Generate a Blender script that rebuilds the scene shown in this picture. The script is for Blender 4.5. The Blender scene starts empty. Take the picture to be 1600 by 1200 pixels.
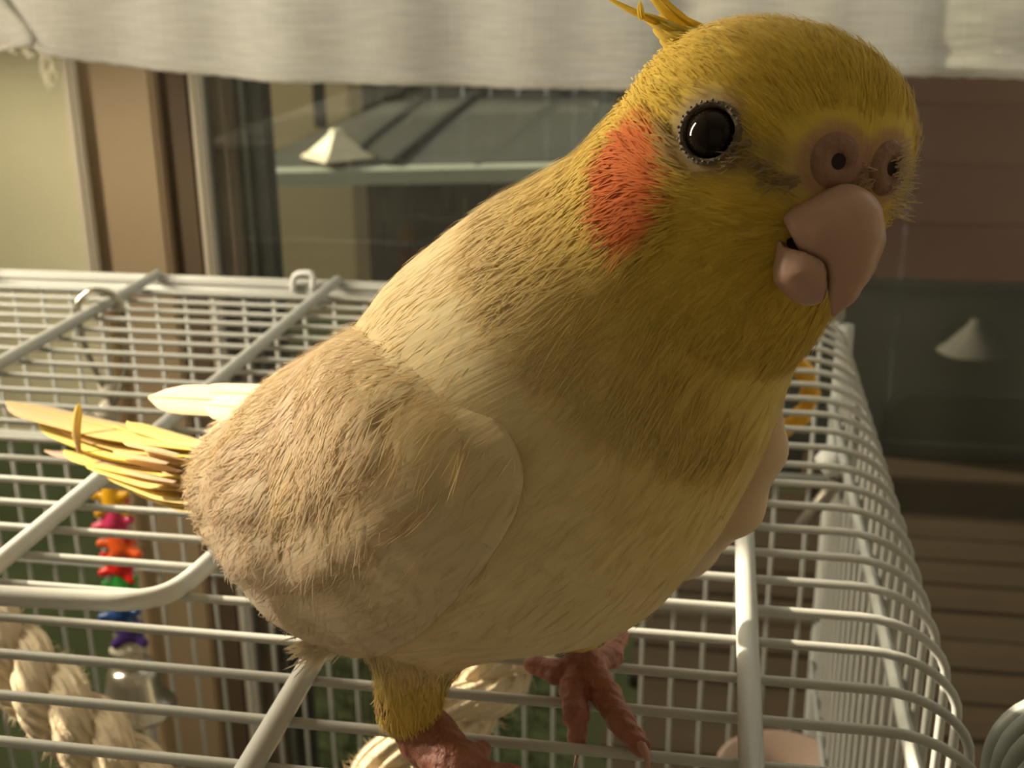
import bpy, bmesh, math, random
import numpy as np
from mathutils import Vector, Matrix
rnd = random.Random(7)
rng = np.random.default_rng(11)
scn = bpy.context.scene
col = scn.collection

# ------------------------------------------------------------------ camera
# Lengths are worked out in units of the cage's wire spacing (1 unit = 12 mm).
U = 0.012
ZT = 0.95                                  # height of the cage top above the floor (m)
F, RX, RY, RZ, CH, Y0 = 1898.34, -0.3378, 0.0097, 0.1689, 9.748, 12.3108
def _rot(rx, ry, rz):
    cx, sx, cy, sy, cz, sz = math.cos(rx), math.sin(rx), math.cos(ry), math.sin(ry), math.cos(rz), math.sin(rz)
    X = np.array([[1, 0, 0], [0, cx, -sx], [0, sx, cx]])
    Y = np.array([[cy, 0, sy], [0, 1, 0], [-sy, 0, cy]])
    Z = np.array([[cz, -sz, 0], [sz, cz, 0], [0, 0, 1]])
    return Z @ X @ Y
CM = _rot(RX, RY, RZ)                      # columns: right, forward, up
CC = np.array([0, 0, CH])
CR, CF, CU = CM[:, 0], CM[:, 1], CM[:, 2]
def ray(px, py): return CM @ np.array([(px - 800) / F, 1, (600 - py) / F])
def at(px, py, d): return CC + ray(px, py) * d
def onz(px, py, z): d = ray(px, py); return CC + d * (z - CH) / d[2]
def ony(px, py, y): d = ray(px, py); return CC + d * y / d[1]
def pj(P):
    d = (np.asarray(P, float) - CC) @ CM
    return 800 + F * d[..., 0] / d[..., 1], 600 - F * d[..., 2] / d[..., 1], d[..., 1]
def W(v): return np.asarray(v, float) * U + np.array([0, 0, ZT])

cam = bpy.data.cameras.new('camera')
camo = bpy.data.objects.new('camera', cam); col.objects.link(camo)
cam.sensor_width = 36; cam.lens = F / 1600 * 36
cam.clip_start = 0.005; cam.clip_end = 200
m = Matrix([[CR[0], CU[0], -CF[0], 0], [CR[1], CU[1], -CF[1], 0], [CR[2], CU[2], -CF[2], 0], [0, 0, 0, 1]])
m.translation = Vector(W(CC)); camo.matrix_world = m
cam.dof.use_dof = True; cam.dof.focus_distance = 12.6 * U; cam.dof.aperture_fstop = 45
scn.camera = camo

# ------------------------------------------------------------------ light
vs = scn.view_settings
vs.view_transform = 'Standard'; vs.look = 'None'; vs.gamma = 1; vs.use_curve_mapping = False
vs.exposure = 0.15
scn.cycles.use_denoising = True
scn.cycles.max_bounces = 8; scn.cycles.transparent_max_bounces = 16
world = bpy.data.worlds.new('world'); scn.world = world; world.use_nodes = True
bg = world.node_tree.nodes['Background']
bg.inputs[0].default_value = (1.0, 0.96, 0.88, 1); bg.inputs[1].default_value = 0.45

SUN = np.array([0.88, -0.15, -0.45]); SUN /= np.linalg.norm(SUN)
def aim(o, d): o.rotation_euler = Vector(d).to_track_quat('-Z', 'Y').to_euler()
s = bpy.data.lights.new('sun_offscreen', 'SUN'); s.energy = 9.5; s.angle = math.radians(1.2); s.color = (1, 0.86, 0.62)
so = bpy.data.objects.new('sun_offscreen', s); col.objects.link(so); so.location = (-3, 2, 4); aim(so, SUN)
# daylight entering by the bare window slot in the left wall: fills that opening, in the wall's plane
a = bpy.data.lights.new('window_left_offscreen', 'AREA'); a.shape = 'RECTANGLE'; a.size = 27.4 * U; a.size_y = 4.8 * U
a.energy = 3.4; a.color = (1, 0.88, 0.66)
ao = bpy.data.objects.new('window_left_offscreen', a); col.objects.link(ao)
ao.matrix_world = Matrix(((0, 0, -1, 0), (0, 1, 0, 0), (1, 0, 0, 0), (0, 0, 0, 1))); ao.location = W((-40.05, 23.1, 20))
# daylight entering by the upper part of the window behind the curtain: fills that opening
w_ = bpy.data.lights.new('window_back_offscreen', 'AREA'); w_.shape = 'RECTANGLE'; w_.size = 86 * U; w_.size_y = 23 * U
w_.energy = 5.0; w_.color = (0.86, 0.93, 1.0)
wo = bpy.data.objects.new('window_back_offscreen', w_); col.objects.link(wo); wo.location = W((15, 51.3, 32)); aim(wo, (0, -1, 0))

# ------------------------------------------------------------------ helpers
def mat(name, c, rough=0.5, metal=0.0, spec=0.5, noise=None, bump=None, coat=0.0, trans=0.0, sheen=0.0, stretch=None):
    m = bpy.data.materials.new(name); m.use_nodes = True
    nt = m.node_tree; b = nt.nodes['Principled BSDF']
    b.inputs['Base Color'].default_value = (*c, 1); b.inputs['Roughness'].default_value = rough
    b.inputs['Metallic'].default_value = metal; b.inputs['Specular IOR Level'].default_value = spec
    b.inputs['Coat Weight'].default_value = coat; b.inputs['Sheen Weight'].default_value = sheen
    tc = nt.nodes.new('ShaderNodeTexCoord'); src = tc.outputs['Object']
    if stretch:
        mp = nt.nodes.new('ShaderNodeMapping'); mp.inputs['Scale'].default_value = stretch
        nt.links.new(src, mp.inputs[0]); src = mp.outputs[0]
    if noise:
        sc, amt = noise
        n = nt.nodes.new('ShaderNodeTexNoise'); n.inputs['Scale'].default_value = sc; n.inputs['Detail'].default_value = 5
        nt.links.new(src, n.inputs['Vector'])
        mx = nt.nodes.new('ShaderNodeMix'); mx.data_type = 'RGBA'
        mx.inputs[6].default_value = (*[v * (1 - amt) for v in c], 1); mx.inputs[7].default_value = (*[min(1, v * (1 + amt)) for v in c], 1)
        nt.links.new(n.outputs[0], mx.inputs[0]); nt.links.new(mx.outputs[2], b.inputs['Base Color'])
    if bump:
        sc, st = bump
        n2 = nt.nodes.new('ShaderNodeTexNoise'); n2.inputs['Scale'].default_value = sc; n2.inputs['Detail'].default_value = 4
        nt.links.new(src, n2.inputs['Vector'])
        bp = nt.nodes.new('ShaderNodeBump'); bp.inputs['Strength'].default_value = st; bp.inputs['Distance'].default_value = 0.001
        nt.links.new(n2.outputs[0], bp.inputs['Height']); nt.links.new(bp.outputs[0], b.inputs['Normal'])
    if trans:
        t = nt.nodes.new('ShaderNodeBsdfTranslucent'); t.inputs[0].default_value = (*c, 1)
        ms = nt.nodes.new('ShaderNodeMixShader'); ms.inputs[0].default_value = trans
        o = nt.nodes['Material Output']
        nt.links.new(b.outputs[0], ms.inputs[1]); nt.links.new(t.outputs[0], ms.inputs[2]); nt.links.new(ms.outputs[0], o.inputs[0])
    return m

def plumage_mat(name, trans=0.0, rough=0.85, bump=0.25):
    m = mat(name, (1, 1, 1), rough, spec=0.15, sheen=0.15)
    nt = m.node_tree; b = nt.nodes['Principled BSDF']
    at_ = nt.nodes.new('ShaderNodeAttribute'); at_.attribute_name = 'Col'
    nt.links.new(at_.outputs['Color'], b.inputs['Base Color'])
    fl = nt.nodes.new('ShaderNodeAttribute'); fl.attribute_name = 'flow'
    n = nt.nodes.new('ShaderNodeTexNoise'); n.inputs['Scale'].default_value = 1.0; n.inputs['Detail'].default_value = 4
    nt.links.new(fl.outputs['Vector'], n.inputs['Vector'])
    bp = nt.nodes.new('ShaderNodeBump'); bp.inputs['Strength'].default_value = bump; bp.inputs['Distance'].default_value = 0.0006
    nt.links.new(n.outputs[0], bp.inputs['Height']); nt.links.new(bp.outputs[0], b.inputs['Normal'])
    if trans:
        t = nt.nodes.new('ShaderNodeBsdfTranslucent'); nt.links.new(at_.outputs['Color'], t.inputs[0])
        ms = nt.nodes.new('ShaderNodeMixShader'); ms.inputs[0].default_value = trans
        nt.links.new(b.outputs[0], ms.inputs[1]); nt.links.new(t.outputs[0], ms.inputs[2])
        nt.links.new(ms.outputs[0], nt.nodes['Material Output'].inputs[0])
    return m

def props(o, label=None, cat=None, group=None, kind=None):
    for k, v in (('label', label), ('category', cat), ('group', group), ('kind', kind)):
        if v: o[k] = v
    return o
def base_of(o):
    b = np.zeros(3)
    while o is not None:
        b = b + np.array(o.location); o = o.parent
    return b
def root(name, base, label, cat, group=None):
    o = bpy.data.objects.new(name, None); o.empty_display_size = 0.01; col.objects.link(o)
    o.location = W(base); return props(o, label, cat, group)
def mk(name, vf, mt, parent=None, smooth=True, origin=None):
    """one mesh object; vf = (verts in units, faces). The origin is the verts' centre unless given."""
    v, f = vf; v = W(np.asarray(v, float))
    org = W(origin) if origin is not None else (v.min(0) + v.max(0)) / 2
    me = bpy.data.meshes.new(name); me.from_pydata((v - org).tolist(), [], [list(map(int, q)) for q in f]); me.update()
    if smooth: me.polygons.foreach_set('use_smooth', [True] * len(me.polygons))
    if mt: me.materials.append(mt)
    o = bpy.data.objects.new(name, me); col.objects.link(o)
    if parent is not None: o.parent = parent; o.location = org - base_of(parent)
    else: o.location = org
    return o
def inst(src, shift, parent=None):
    o = src.copy(); col.objects.link(o); o.parent = parent if parent is not None else src.parent
    o.location = np.array(src.location) + np.asarray(shift, float) * U
    return o
def setcol(o, cols, flow=None):
    n = len(o.data.vertices)
    at_ = o.data.attributes.new('Col', 'FLOAT_COLOR', 'POINT')
    c = np.ones((n, 4)); c[:, :3] = cols; at_.data.foreach_set('color', c.ravel())
    fa = o.data.attributes.new('flow', 'FLOAT_VECTOR', 'POINT')
    fa.data.foreach_set('vector', (np.zeros((n, 3)) if flow is None else flow).ravel())
def join(parts):
    V, Fs, k = [], [], 0
    for v, f in parts:
        V.append(np.asarray(v, float)); Fs += [[i + k for i in q] for q in f]; k += len(v)
    return np.concatenate(V), Fs
def box(x0, x1, y0, y1, z0, z1, bev=0.0):
    bm = bmesh.new(); bmesh.ops.create_cube(bm, size=1)
    for v in bm.verts: v.co = ((x0 + x1) / 2 + v.co.x * (x1 - x0), (y0 + y1) / 2 + v.co.y * (y1 - y0), (z0 + z1) / 2 + v.co.z * (z1 - z0))
    if bev: bmesh.ops.bevel(bm, geom=list(bm.edges), offset=bev, segments=2, affect='EDGES')
    bm.verts.index_update(); r = (np.array([v.co[:] for v in bm.verts]), [[v.index for v in f.verts] for f in bm.faces]); bm.free(); return r
def smooth_path(pts, n):
    """Catmull-Rom through the points"""
    P = np.asarray(pts, float); P = np.vstack([2 * P[0] - P[1], P, 2 * P[-1] - P[-2]]); out = []
    k = len(P) - 3
    for u in np.linspace(0, k - 1e-6, n):
        i = int(u); t = u - i; a, b, c, d = P[i:i + 4]
        out.append(0.5 * ((2 * b) + (c - a) * t + (2 * a - 5 * b + 4 * c - d) * t * t + (3 * b - a - 3 * c + d) * t ** 3))
    return np.array(out)
def tube(path, r, sides=8, cap=True):
    P = np.asarray(path, float); n = len(P); r = np.broadcast_to(r, (n,))
    T = np.gradient(P, axis=0); T /= np.linalg.norm(T, axis=1)[:, None] + 1e-12
    up = np.array([0, 0, 1.0]) if abs(T[0][2]) < 0.9 else np.array([1.0, 0, 0])
    N = np.cross(up, T[0]); N /= np.linalg.norm(N); V = []; Fs = []
    for i in range(n):
        N = N - T[i] * (N @ T[i]); N /= np.linalg.norm(N); B = np.cross(T[i], N)
        for k in range(sides):
            a = 2 * math.pi * k / sides; V.append(P[i] + r[i] * (math.cos(a) * N + math.sin(a) * B))
    for i in range(n - 1):
        for k in range(sides):
            k2 = (k + 1) % sides; Fs.append([i * sides + k, i * sides + k2, (i + 1) * sides + k2, (i + 1) * sides + k])
    if cap: Fs += [list(range(sides))[::-1], [(n - 1) * sides + k for k in range(sides)]]
    return np.array(V), Fs
def lathe(prof, centre, axis=(0, 0, 1), seg=24):
    """prof: (radius, height along the axis)"""
    A = np.asarray(axis, float); A /= np.linalg.norm(A)
    N = np.cross(A, [1, 0, 0] if abs(A[0]) < 0.9 else [0, 1, 0]); N /= np.linalg.norm(N); B = np.cross(A, N); V = []; Fs = []
    for r, h in prof:
        for k in range(seg):
            a = 2 * math.pi * k / seg; V.append(np.asarray(centre) + A * h + max(r, 1e-4) * (math.cos(a) * N + math.sin(a) * B))
    for i in range(len(prof) - 1):
        for k in range(seg):
            k2 = (k + 1) % seg; Fs.append([i * seg + k, i * seg + k2, (i + 1) * seg + k2, (i + 1) * seg + k])
    return np.array(V), Fs

# value noise used to roughen meshes
_tab = rng.random((64, 64, 64))
def vnoise(p):
    p = np.asarray(p, float); i = np.floor(p).astype(int); f = p - i; f = f * f * (3 - 2 * f); o = 0
    for dx in (0, 1):
        for dy in (0, 1):
            for dz in (0, 1):
                w = (f[..., 0] if dx else 1 - f[..., 0]) * (f[..., 1] if dy else 1 - f[..., 1]) * (f[..., 2] if dz else 1 - f[..., 2])
                o = o + w * _tab[(i[..., 0] + dx) % 64, (i[..., 1] + dy) % 64, (i[..., 2] + dz) % 64]
    return o - 0.5

# distance fields and a surface-nets mesher, for the animal's body
def cone(p, a, b, ra, rb):
    ab = b - a; t = np.clip(((p - a) @ ab) / (ab @ ab), 0, 1)
    return np.linalg.norm(p - a - t[..., None] * ab, axis=-1) - (ra + t * (rb - ra))
def smin(a, b, k):
    h = np.clip(0.5 + 0.5 * (b - a) / k, 0, 1); return b + (a - b) * h - k * h * (1 - h)
def smax(a, b, k): return -smin(-a, -b, k)
def nets(f, lo, hi, h):
    lo = np.asarray(lo, float); n = np.ceil((np.asarray(hi) - lo) / h).astype(int) + 1
    ax = [lo[i] + h * np.arange(n[i]) for i in range(3)]
    D = np.empty(n)
    for i in range(n[0]):
        g = np.empty((n[1], n[2], 3)); g[..., 0] = ax[0][i]; g[..., 1] = ax[1][:, None]; g[..., 2] = ax[2][None]
        D[i] = f(g)
    S = D < 0; c = [S[i:n[0] - 1 + i, j:n[1] - 1 + j, k:n[2] - 1 + k] for i in (0, 1) for j in (0, 1) for k in (0, 1)]
    cnt = sum(x.astype(int) for x in c); act = (cnt > 0) & (cnt < 8)
    idx = -np.ones(act.shape, int); idx[act] = np.arange(act.sum()); ijk = np.argwhere(act)
    V = lo + (ijk + 0.5) * h
    for _ in range(6):                          # pull the cell centres onto the surface
        e = h * 0.4; d = f(V[:, None]).ravel()
        g = np.stack([(f((V + np.eye(3)[i] * e)[:, None]).ravel() - f((V - np.eye(3)[i] * e)[:, None]).ravel()) / (2 * e) for i in range(3)], 1)
        V = V - np.clip(d, -h, h)[:, None] * g / (np.sum(g * g, 1)[:, None] + 1e-6) * 0.8
    N = g / (np.linalg.norm(g, axis=1)[:, None] + 1e-9)
    Fs = []
    for a_ in range(3):
        b_, c_ = (a_ + 1) % 3, (a_ + 2) % 3
        sl0 = [slice(1, -1)] * 3; sl0[a_] = slice(0, -1); sl1 = list(sl0); sl1[a_] = slice(1, None)
        A, B = S[tuple(sl0)], S[tuple(sl1)]
        off = np.ones(3, int); off[a_] = 0
        for sgn, q in ((1, np.argwhere(A & ~B)), (-1, np.argwhere(~A & B))):
            q = q + off; eb = np.eye(3, dtype=int)[b_]; ec = np.eye(3, dtype=int)[c_]
            quad = np.stack([idx[tuple((q - eb * u - ec * v).T)] for u, v in ((1, 1), (0, 1), (0, 0), (1, 0))], 1)
            if sgn < 0: quad = quad[:, ::-1]
            Fs.append(quad)
    Fs = np.concatenate(Fs); Fs = Fs[(Fs >= 0).all(1)]
    return V, Fs.tolist(), N

# ------------------------------------------------------------------ materials
M = {}
M['wire'] = mat('white_enamel_wire', (0.56, 0.56, 0.52), 0.35, noise=(60, 0.06), bump=(300, 0.05))
M['rod'] = mat('white_coated_rod', (0.56, 0.56, 0.52), 0.35, noise=(60, 0.05), bump=(300, 0.05))
M['rail'] = mat('white_rail', (0.56, 0.57, 0.53), 0.4, noise=(80, 0.05))
M['wall'] = mat('beige_wall', (0.66, 0.62, 0.42), 0.8, noise=(14, 0.08), bump=(200, 0.1))
M['brown'] = mat('brown_frame', (0.42, 0.31, 0.19), 0.6, noise=(9, 0.15))
M['dkbrown'] = mat('dark_brown_frame', (0.14, 0.10, 0.066), 0.6, spec=0.2, noise=(9, 0.2))
M['strip'] = mat('pale_strip', (0.68, 0.60, 0.48), 0.5, noise=(20, 0.05))
M['slate'] = mat('slate_strip', (0.20, 0.20, 0.18), 0.5, noise=(20, 0.1))
M['black'] = mat('black_void', (0.012, 0.012, 0.010), 0.6, noise=(10, 0.2))
M['post'] = mat('tan_post', (0.60, 0.48, 0.28), 0.8, noise=(6, 0.12), stretch=(1, 1, 30))
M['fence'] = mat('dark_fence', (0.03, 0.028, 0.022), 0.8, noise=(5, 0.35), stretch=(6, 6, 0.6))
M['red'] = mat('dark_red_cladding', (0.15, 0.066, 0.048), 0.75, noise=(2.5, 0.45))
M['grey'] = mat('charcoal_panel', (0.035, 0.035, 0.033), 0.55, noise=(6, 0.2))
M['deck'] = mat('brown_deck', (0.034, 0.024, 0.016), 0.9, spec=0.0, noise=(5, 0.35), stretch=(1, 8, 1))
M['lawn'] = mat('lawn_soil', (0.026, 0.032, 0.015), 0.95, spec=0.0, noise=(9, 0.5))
M['cap'] = mat('pale_cap', (0.62, 0.58, 0.42), 0.5, noise=(10, 0.08))
M['rope'] = mat('cotton_rope', (0.66, 0.54, 0.37), 0.9, noise=(90, 0.12), bump=(500, 0.5), stretch=(1, 1, 1))
M['steel'] = mat('steel', (0.62, 0.58, 0.50), 0.22, metal=1.0, noise=(30, 0.1))
M['dull'] = mat('dull_metal', (0.34, 0.31, 0.25), 0.4, metal=0.6, noise=(40, 0.15))
M['floor'] = mat('floor_boards', (0.42, 0.31, 0.21), 0.6, noise=(6, 0.3), stretch=(1, 8, 1))
M['table'] = mat('wood_table', (0.22, 0.14, 0.08), 0.5, noise=(8, 0.3), stretch=(10, 1, 1))
M['white'] = mat('white_plastic', (0.85, 0.85, 0.84), 0.4, noise=(20, 0.03))
M['tray'] = mat('grey_tray', (0.22, 0.21, 0.19), 0.6, noise=(30, 0.15))
for k, c in dict(yellow=(0.90, 0.46, 0.01), pink=(0.78, 0.05, 0.16), orange=(1.0, 0.13, 0.015), red_bead=(0.85, 0.02, 0.015), green=(0.03, 0.34, 0.05), blue=(0.02, 0.08, 0.28), purple=(0.05, 0.015, 0.16)).items():
    M[k] = mat(k + '_plastic', c, 0.3, coat=0.3, noise=(60, 0.06))
M['fibre'] = mat('pale_cord', (0.75, 0.68, 0.54), 0.9, noise=(150, 0.15), bump=(400, 0.4))

# ------------------------------------------------------------------ window wall and curtain
YW, YC = 50.0, 46.0
def xw(px, y=270, Y=YW): return ony(px, y, Y)[0]
def struct(name, vf, mt, smooth=False):
    return props(mk(name, vf, mt, smooth=smooth), kind='structure')
ZLO = -(ZT / U)
zsill = ony(60, 678, YW)[2]
struct('floor', box(-150, 120, -120, YW + 2, ZLO - 2, ZLO), M['floor'])
WTH = YC - YW + (ony(1272, 60, YC)[0] - xw(128)) * -SUN[1] / SUN[0] - 0.7
struct('wall_back', join([box(-150, xw(128), YW, YW + WTH, zsill, 95), box(60, 101, YW, YW + 1.2, ZLO, 95), box(xw(128), 60, YW, YW + 1.2, 45, 95), box(-150, -42, YW, YW + 1.2, ZLO, zsill), box(-42, 60, YW, YW + 1.2, ZLO, -38)]), M['wall'])
# left wall: a tall slot of bare window lets one beam of sun in
XL = -40.0
M['room'] = mat('cream_room_wall', (0.86, 0.82, 0.72), 0.9, noise=(5, 0.03))
struct('wall_left', join([box(XL - 1, XL, -120, 20.6, ZLO, 95), box(XL - 1, XL, 25.6, YW, ZLO, 95), box(XL - 1, XL, 20.6, 25.6, ZLO, 6), box(XL - 1, XL, 20.6, 25.6, 34, 95)]), M['room'])
struct('wall_right', box(100, 101, -120, YW, ZLO, 95), M['room'])
struct('wall_front', box(-150, 101, -121, -120, ZLO, 95), M['room'])
struct('ceiling', box(-150, 101, -121, YW + 2, 95, 97), M['room'])
# window uprights, each its own depth
zt, zb = 45, -38; zu = 18
def upright(name, px0, px1, y0, y1, mt): return struct(name, box(xw(px0, 270, y0), xw(px1, 270, y0), y0, y1, zb, zu, 0.15), mt)
upright('trim_1', 113, 129, YW - 0.35, YW + 0.4, M['strip'])
struct('window_1', box(xw(128, 270, YW + .6), xw(250, 270, YW + .6), YW + 0.6, YW + 2.6, ony(190, 452, YW + .6)[2], zu, 0.15), M['brown'])
struct('window_2', box(xw(128, 270, YW + .6), xw(250, 270, YW + .6), YW + 0.9, YW + 2.6, zb, ony(190, 452, YW + .6)[2], 0.15), M['brown'])
upright('window_4', 249, 307, YW + 1.4, YW + 3.4, M['dkbrown'])
upright('trim_2', 305, 318, YW + 0.9, YW + 1.9, M['strip'])
upright('trim_3', 317, 331, YW + 1.6, YW + 2.4, M['slate'])
upright('trim_4', 330, 364, YW + 2.0, YW + 3.2, M['dkbrown'])
upright('trim_5', 364, 424, YW + 3.2, YW + 4.0, M['black'])
upright('trim_6', 380, 386, YW + 2.8, YW + 3.3, M['slate'])
gm = bpy.data.materials.new('window_glass'); gm.use_nodes = True
nt = gm.node_tree; nt.nodes.remove(nt.nodes['Principled BSDF'])
tr = nt.nodes.new('ShaderNodeBsdfTransparent'); tr.inputs[0].default_value = (0.93, 0.95, 0.92, 1)
gl = nt.nodes.new('ShaderNodeBsdfGlossy'); gl.inputs['Roughness'].default_value = 0.02
df = nt.nodes.new('ShaderNodeBsdfDiffuse'); df.inputs[0].default_value = (0.6, 0.58, 0.5, 1)
m1 = nt.nodes.new('ShaderNodeMixShader'); m1.inputs[0].default_value = 0.04
m2 = nt.nodes.new('ShaderNodeMixShader')
tcn = nt.nodes.new('ShaderNodeTexCoord'); nz = nt.nodes.new('ShaderNodeTexNoise'); nz.inputs['Scale'].default_value = 14
rp = nt.nodes.new('ShaderNodeMapRange'); rp.inputs[1].default_value = 0.35; rp.inputs[2].default_value = 0.75; rp.inputs[3].default_value = 0.01; rp.inputs[4].default_value = 0.04
nt.links.new(tcn.outputs['Object'], nz.inputs['Vector']); nt.links.new(nz.outputs[0], rp.inputs[0]); nt.links.new(rp.outputs[0], m2.inputs[0])
nt.links.new(tr.outputs[0], m1.inputs[1]); nt.links.new(gl.outputs[0], m1.inputs[2]); nt.links.new(m1.outputs[0], m2.inputs[1]); nt.links.new(df.outputs[0], m2.inputs[2]); nt.links.new(m2.outputs[0], nt.nodes['Material Output'].inputs[0])
struct('window_3', box(xw(330), 60, YW + 0.5, YW + 0.62, zb, zt), gm)

# curtain: hem line measured along the picture, cloth hangs in soft folds in the plane Y = YC
cm = bpy.data.materials.new('linen_curtain'); cm.use_nodes = True
nt = cm.node_tree; b = nt.nodes['Principled BSDF']; b.inputs['Roughness'].default_value = 0.95; b.inputs['Specular IOR Level'].default_value = 0.1
tcn = nt.nodes.new('ShaderNodeTexCoord'); mp = nt.nodes.new('ShaderNodeMapping'); mp.inputs['Scale'].default_value = (50, 50, 900)
nz = nt.nodes.new('ShaderNodeTexNoise'); nz.inputs['Scale'].default_value = 1; nz.inputs['Detail'].default_value = 4
mp2 = nt.nodes.new('ShaderNodeMapping'); mp2.inputs['Scale'].default_value = (1200, 1200, 40)
nz2 = nt.nodes.new('ShaderNodeTexNoise'); nz2.inputs['Scale'].default_value = 1; nz2.inputs['Detail'].default_value = 2
mx = nt.nodes.new('ShaderNodeMix'); mx.data_type = 'RGBA'; mx.inputs[6].default_value = (0.56, 0.55, 0.52, 1); mx.inputs[7].default_value = (0.95, 0.93, 0.88, 1)
ad = nt.nodes.new('ShaderNodeMath'); ad.operation = 'MULTIPLY_ADD'; ad.inputs[1].default_value = 0.4
for mpp, nn in ((mp, nz), (mp2, nz2)):
    nt.links.new(tcn.outputs['Object'], mpp.inputs[0]); nt.links.new(mpp.outputs[0], nn.inputs['Vector'])
nt.links.new(nz2.outputs[0], ad.inputs[0]); nt.links.new(nz.outputs[0], ad.inputs[2]); 
sb = nt.nodes.new('ShaderNodeMath'); sb.operation = 'SUBTRACT'; sb.inputs[1].default_value = 0.2
nt.links.new(ad.outputs[0], sb.inputs[0]); nt.links.new(sb.outputs[0], mx.inputs[0]); nt.links.new(mx.outputs[2], b.inputs['Base Color'])
bp = nt.nodes.new('ShaderNodeBump'); bp.inputs['Strength'].default_value = 0.5; bp.inputs['Distance'].default_value = 0.0005
nt.links.new(sb.outputs[0], bp.inputs['Height']); nt.links.new(bp.outputs[0], b.inputs['Normal'])
tl = nt.nodes.new('ShaderNodeBsdfTranslucent'); nt.links.new(mx.outputs[2], tl.inputs[0])
ms = nt.nodes.new('ShaderNodeMixShader'); ms.inputs[0].default_value = 0.6
nt.links.new(b.outputs[0], ms.inputs[1]); nt.links.new(tl.outputs[0], ms.inputs[2]); nt.links.new(ms.outputs[0], nt.nodes['Material Output'].inputs[0])
M['cloth'] = cm
HEM = [(-300, 92), (0, 78), (40, 68), (62, 66), (78, 80), (140, 92), (250, 107), (400, 121), (600, 128), (800, 134), (1000, 135), (1200, 124), (1300, 112), (1450, 113), (1600, 119), (1900, 120)]
hx = np.array([ony(*p, YC)[0] for p in HEM]); hz = np.array([ony(*p, YC)[2] for p in HEM])
curtain = root('curtain', (-10, YC, 4), 'pale linen window curtain with stitched hem and frayed corner above the cage', 'curtain')
def drape(x, t): return 0.30 * np.sin(x * 0.55 + 0.6) + 0.16 * np.sin(x * 1.35 + 2) + t * 0.25 * np.sin(x * 0.9)
xs = np.linspace(hx[0], 52, 220); TT = np.concatenate([[0, 0.004, 0.012, 0.02, 0.03], np.linspace(0.06, 1, 20)])
V = []; Fs = []
for i, t in enumerate(TT):
    for x in xs:
        z0 = np.interp(x, hx, hz); z1 = 44.0; z = z0 + (z1 - z0) * t
        V.append((x, YC + drape(x, t) - (0.05 if t < 0.025 else 0) - 0.1 * math.exp(-((t - 0.022) / 0.004) ** 2), z))
n = len(xs)
for i in range(len(TT) - 1):
    for k in range(n - 1): Fs.append([i * n + k, i * n + k + 1, (i + 1) * n + k + 1, (i + 1) * n + k])
cl = mk('cloth', (V, Fs), M['cloth'], curtain)
sd = cl.modifiers.new('thick', 'SOLIDIFY'); sd.thickness = 0.0006
# rolled hem and the side seam with loose threads
hp = [(x, YC + drape(x, 0) - 0.10, np.interp(x, hx, hz) + 0.05 + 0.02 * math.sin(x * 7)) for x in np.linspace(hx[0], 52, 260)]
mk('hem', tube(hp, 0.17, 7), M['cloth'], curtain)
cx = xw(62, 66, YC); sx = [(cx - 0.25 * t + 0.1 * math.sin(t * 3) - 0.9 * t * 0.45, YC + drape(cx, t / 9) - 0.18, np.interp(cx, hx, hz) + t) for t in np.linspace(-0.1, 9, 30)]
mk('seam', tube(sx, 0.16 + 0.02 * np.sin(np.arange(30)), 7), M['cloth'], curtain)
for k in range(15):
    p0 = ony(rnd.uniform(2, 66) if k < 6 else rnd.uniform(58, 80), rnd.uniform(70, 78), YC - 0.35); L = rnd.uniform(0.3, 0.6) if k < 6 else rnd.uniform(0.6, 1.9)
    pts = [p0 + np.array([rnd.uniform(-0.2, 0.35) * j * 0.4, 0, 0.15 - L * j / 4]) for j in range(5)]
    mk('loose_thread', tube(smooth_path(pts, 10), 0.022, 5), M['fibre'], curtain)
rod = [(x, YC, 44.3) for x in (-70, 60)]
mk('curtain_rod', tube(rod, 0.6, 12), M['strip'], curtain)

# ------------------------------------------------------------------ outdoors
ZG = -60.0
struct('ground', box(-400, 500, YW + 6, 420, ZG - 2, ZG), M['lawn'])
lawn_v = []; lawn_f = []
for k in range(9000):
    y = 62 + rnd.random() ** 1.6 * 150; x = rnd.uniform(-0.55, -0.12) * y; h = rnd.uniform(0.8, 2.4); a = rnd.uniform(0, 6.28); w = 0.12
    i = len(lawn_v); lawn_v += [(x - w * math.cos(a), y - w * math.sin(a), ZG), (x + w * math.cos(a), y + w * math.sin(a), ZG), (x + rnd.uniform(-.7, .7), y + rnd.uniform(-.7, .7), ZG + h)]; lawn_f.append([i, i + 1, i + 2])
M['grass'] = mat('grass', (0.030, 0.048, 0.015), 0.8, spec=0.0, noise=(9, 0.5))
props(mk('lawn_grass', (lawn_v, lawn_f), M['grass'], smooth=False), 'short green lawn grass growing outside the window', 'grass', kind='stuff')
# board fence
YF = 258.0
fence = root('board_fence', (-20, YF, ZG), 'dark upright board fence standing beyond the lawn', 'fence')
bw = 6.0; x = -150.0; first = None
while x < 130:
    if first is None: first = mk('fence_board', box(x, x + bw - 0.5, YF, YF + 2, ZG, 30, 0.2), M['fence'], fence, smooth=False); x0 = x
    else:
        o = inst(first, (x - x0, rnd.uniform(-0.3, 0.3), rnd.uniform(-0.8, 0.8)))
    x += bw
mk('fence_rail', box(-150, 130, YF + 2, YF + 4, ZG + 20, ZG + 26), M['fence'], fence, smooth=False)
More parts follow.
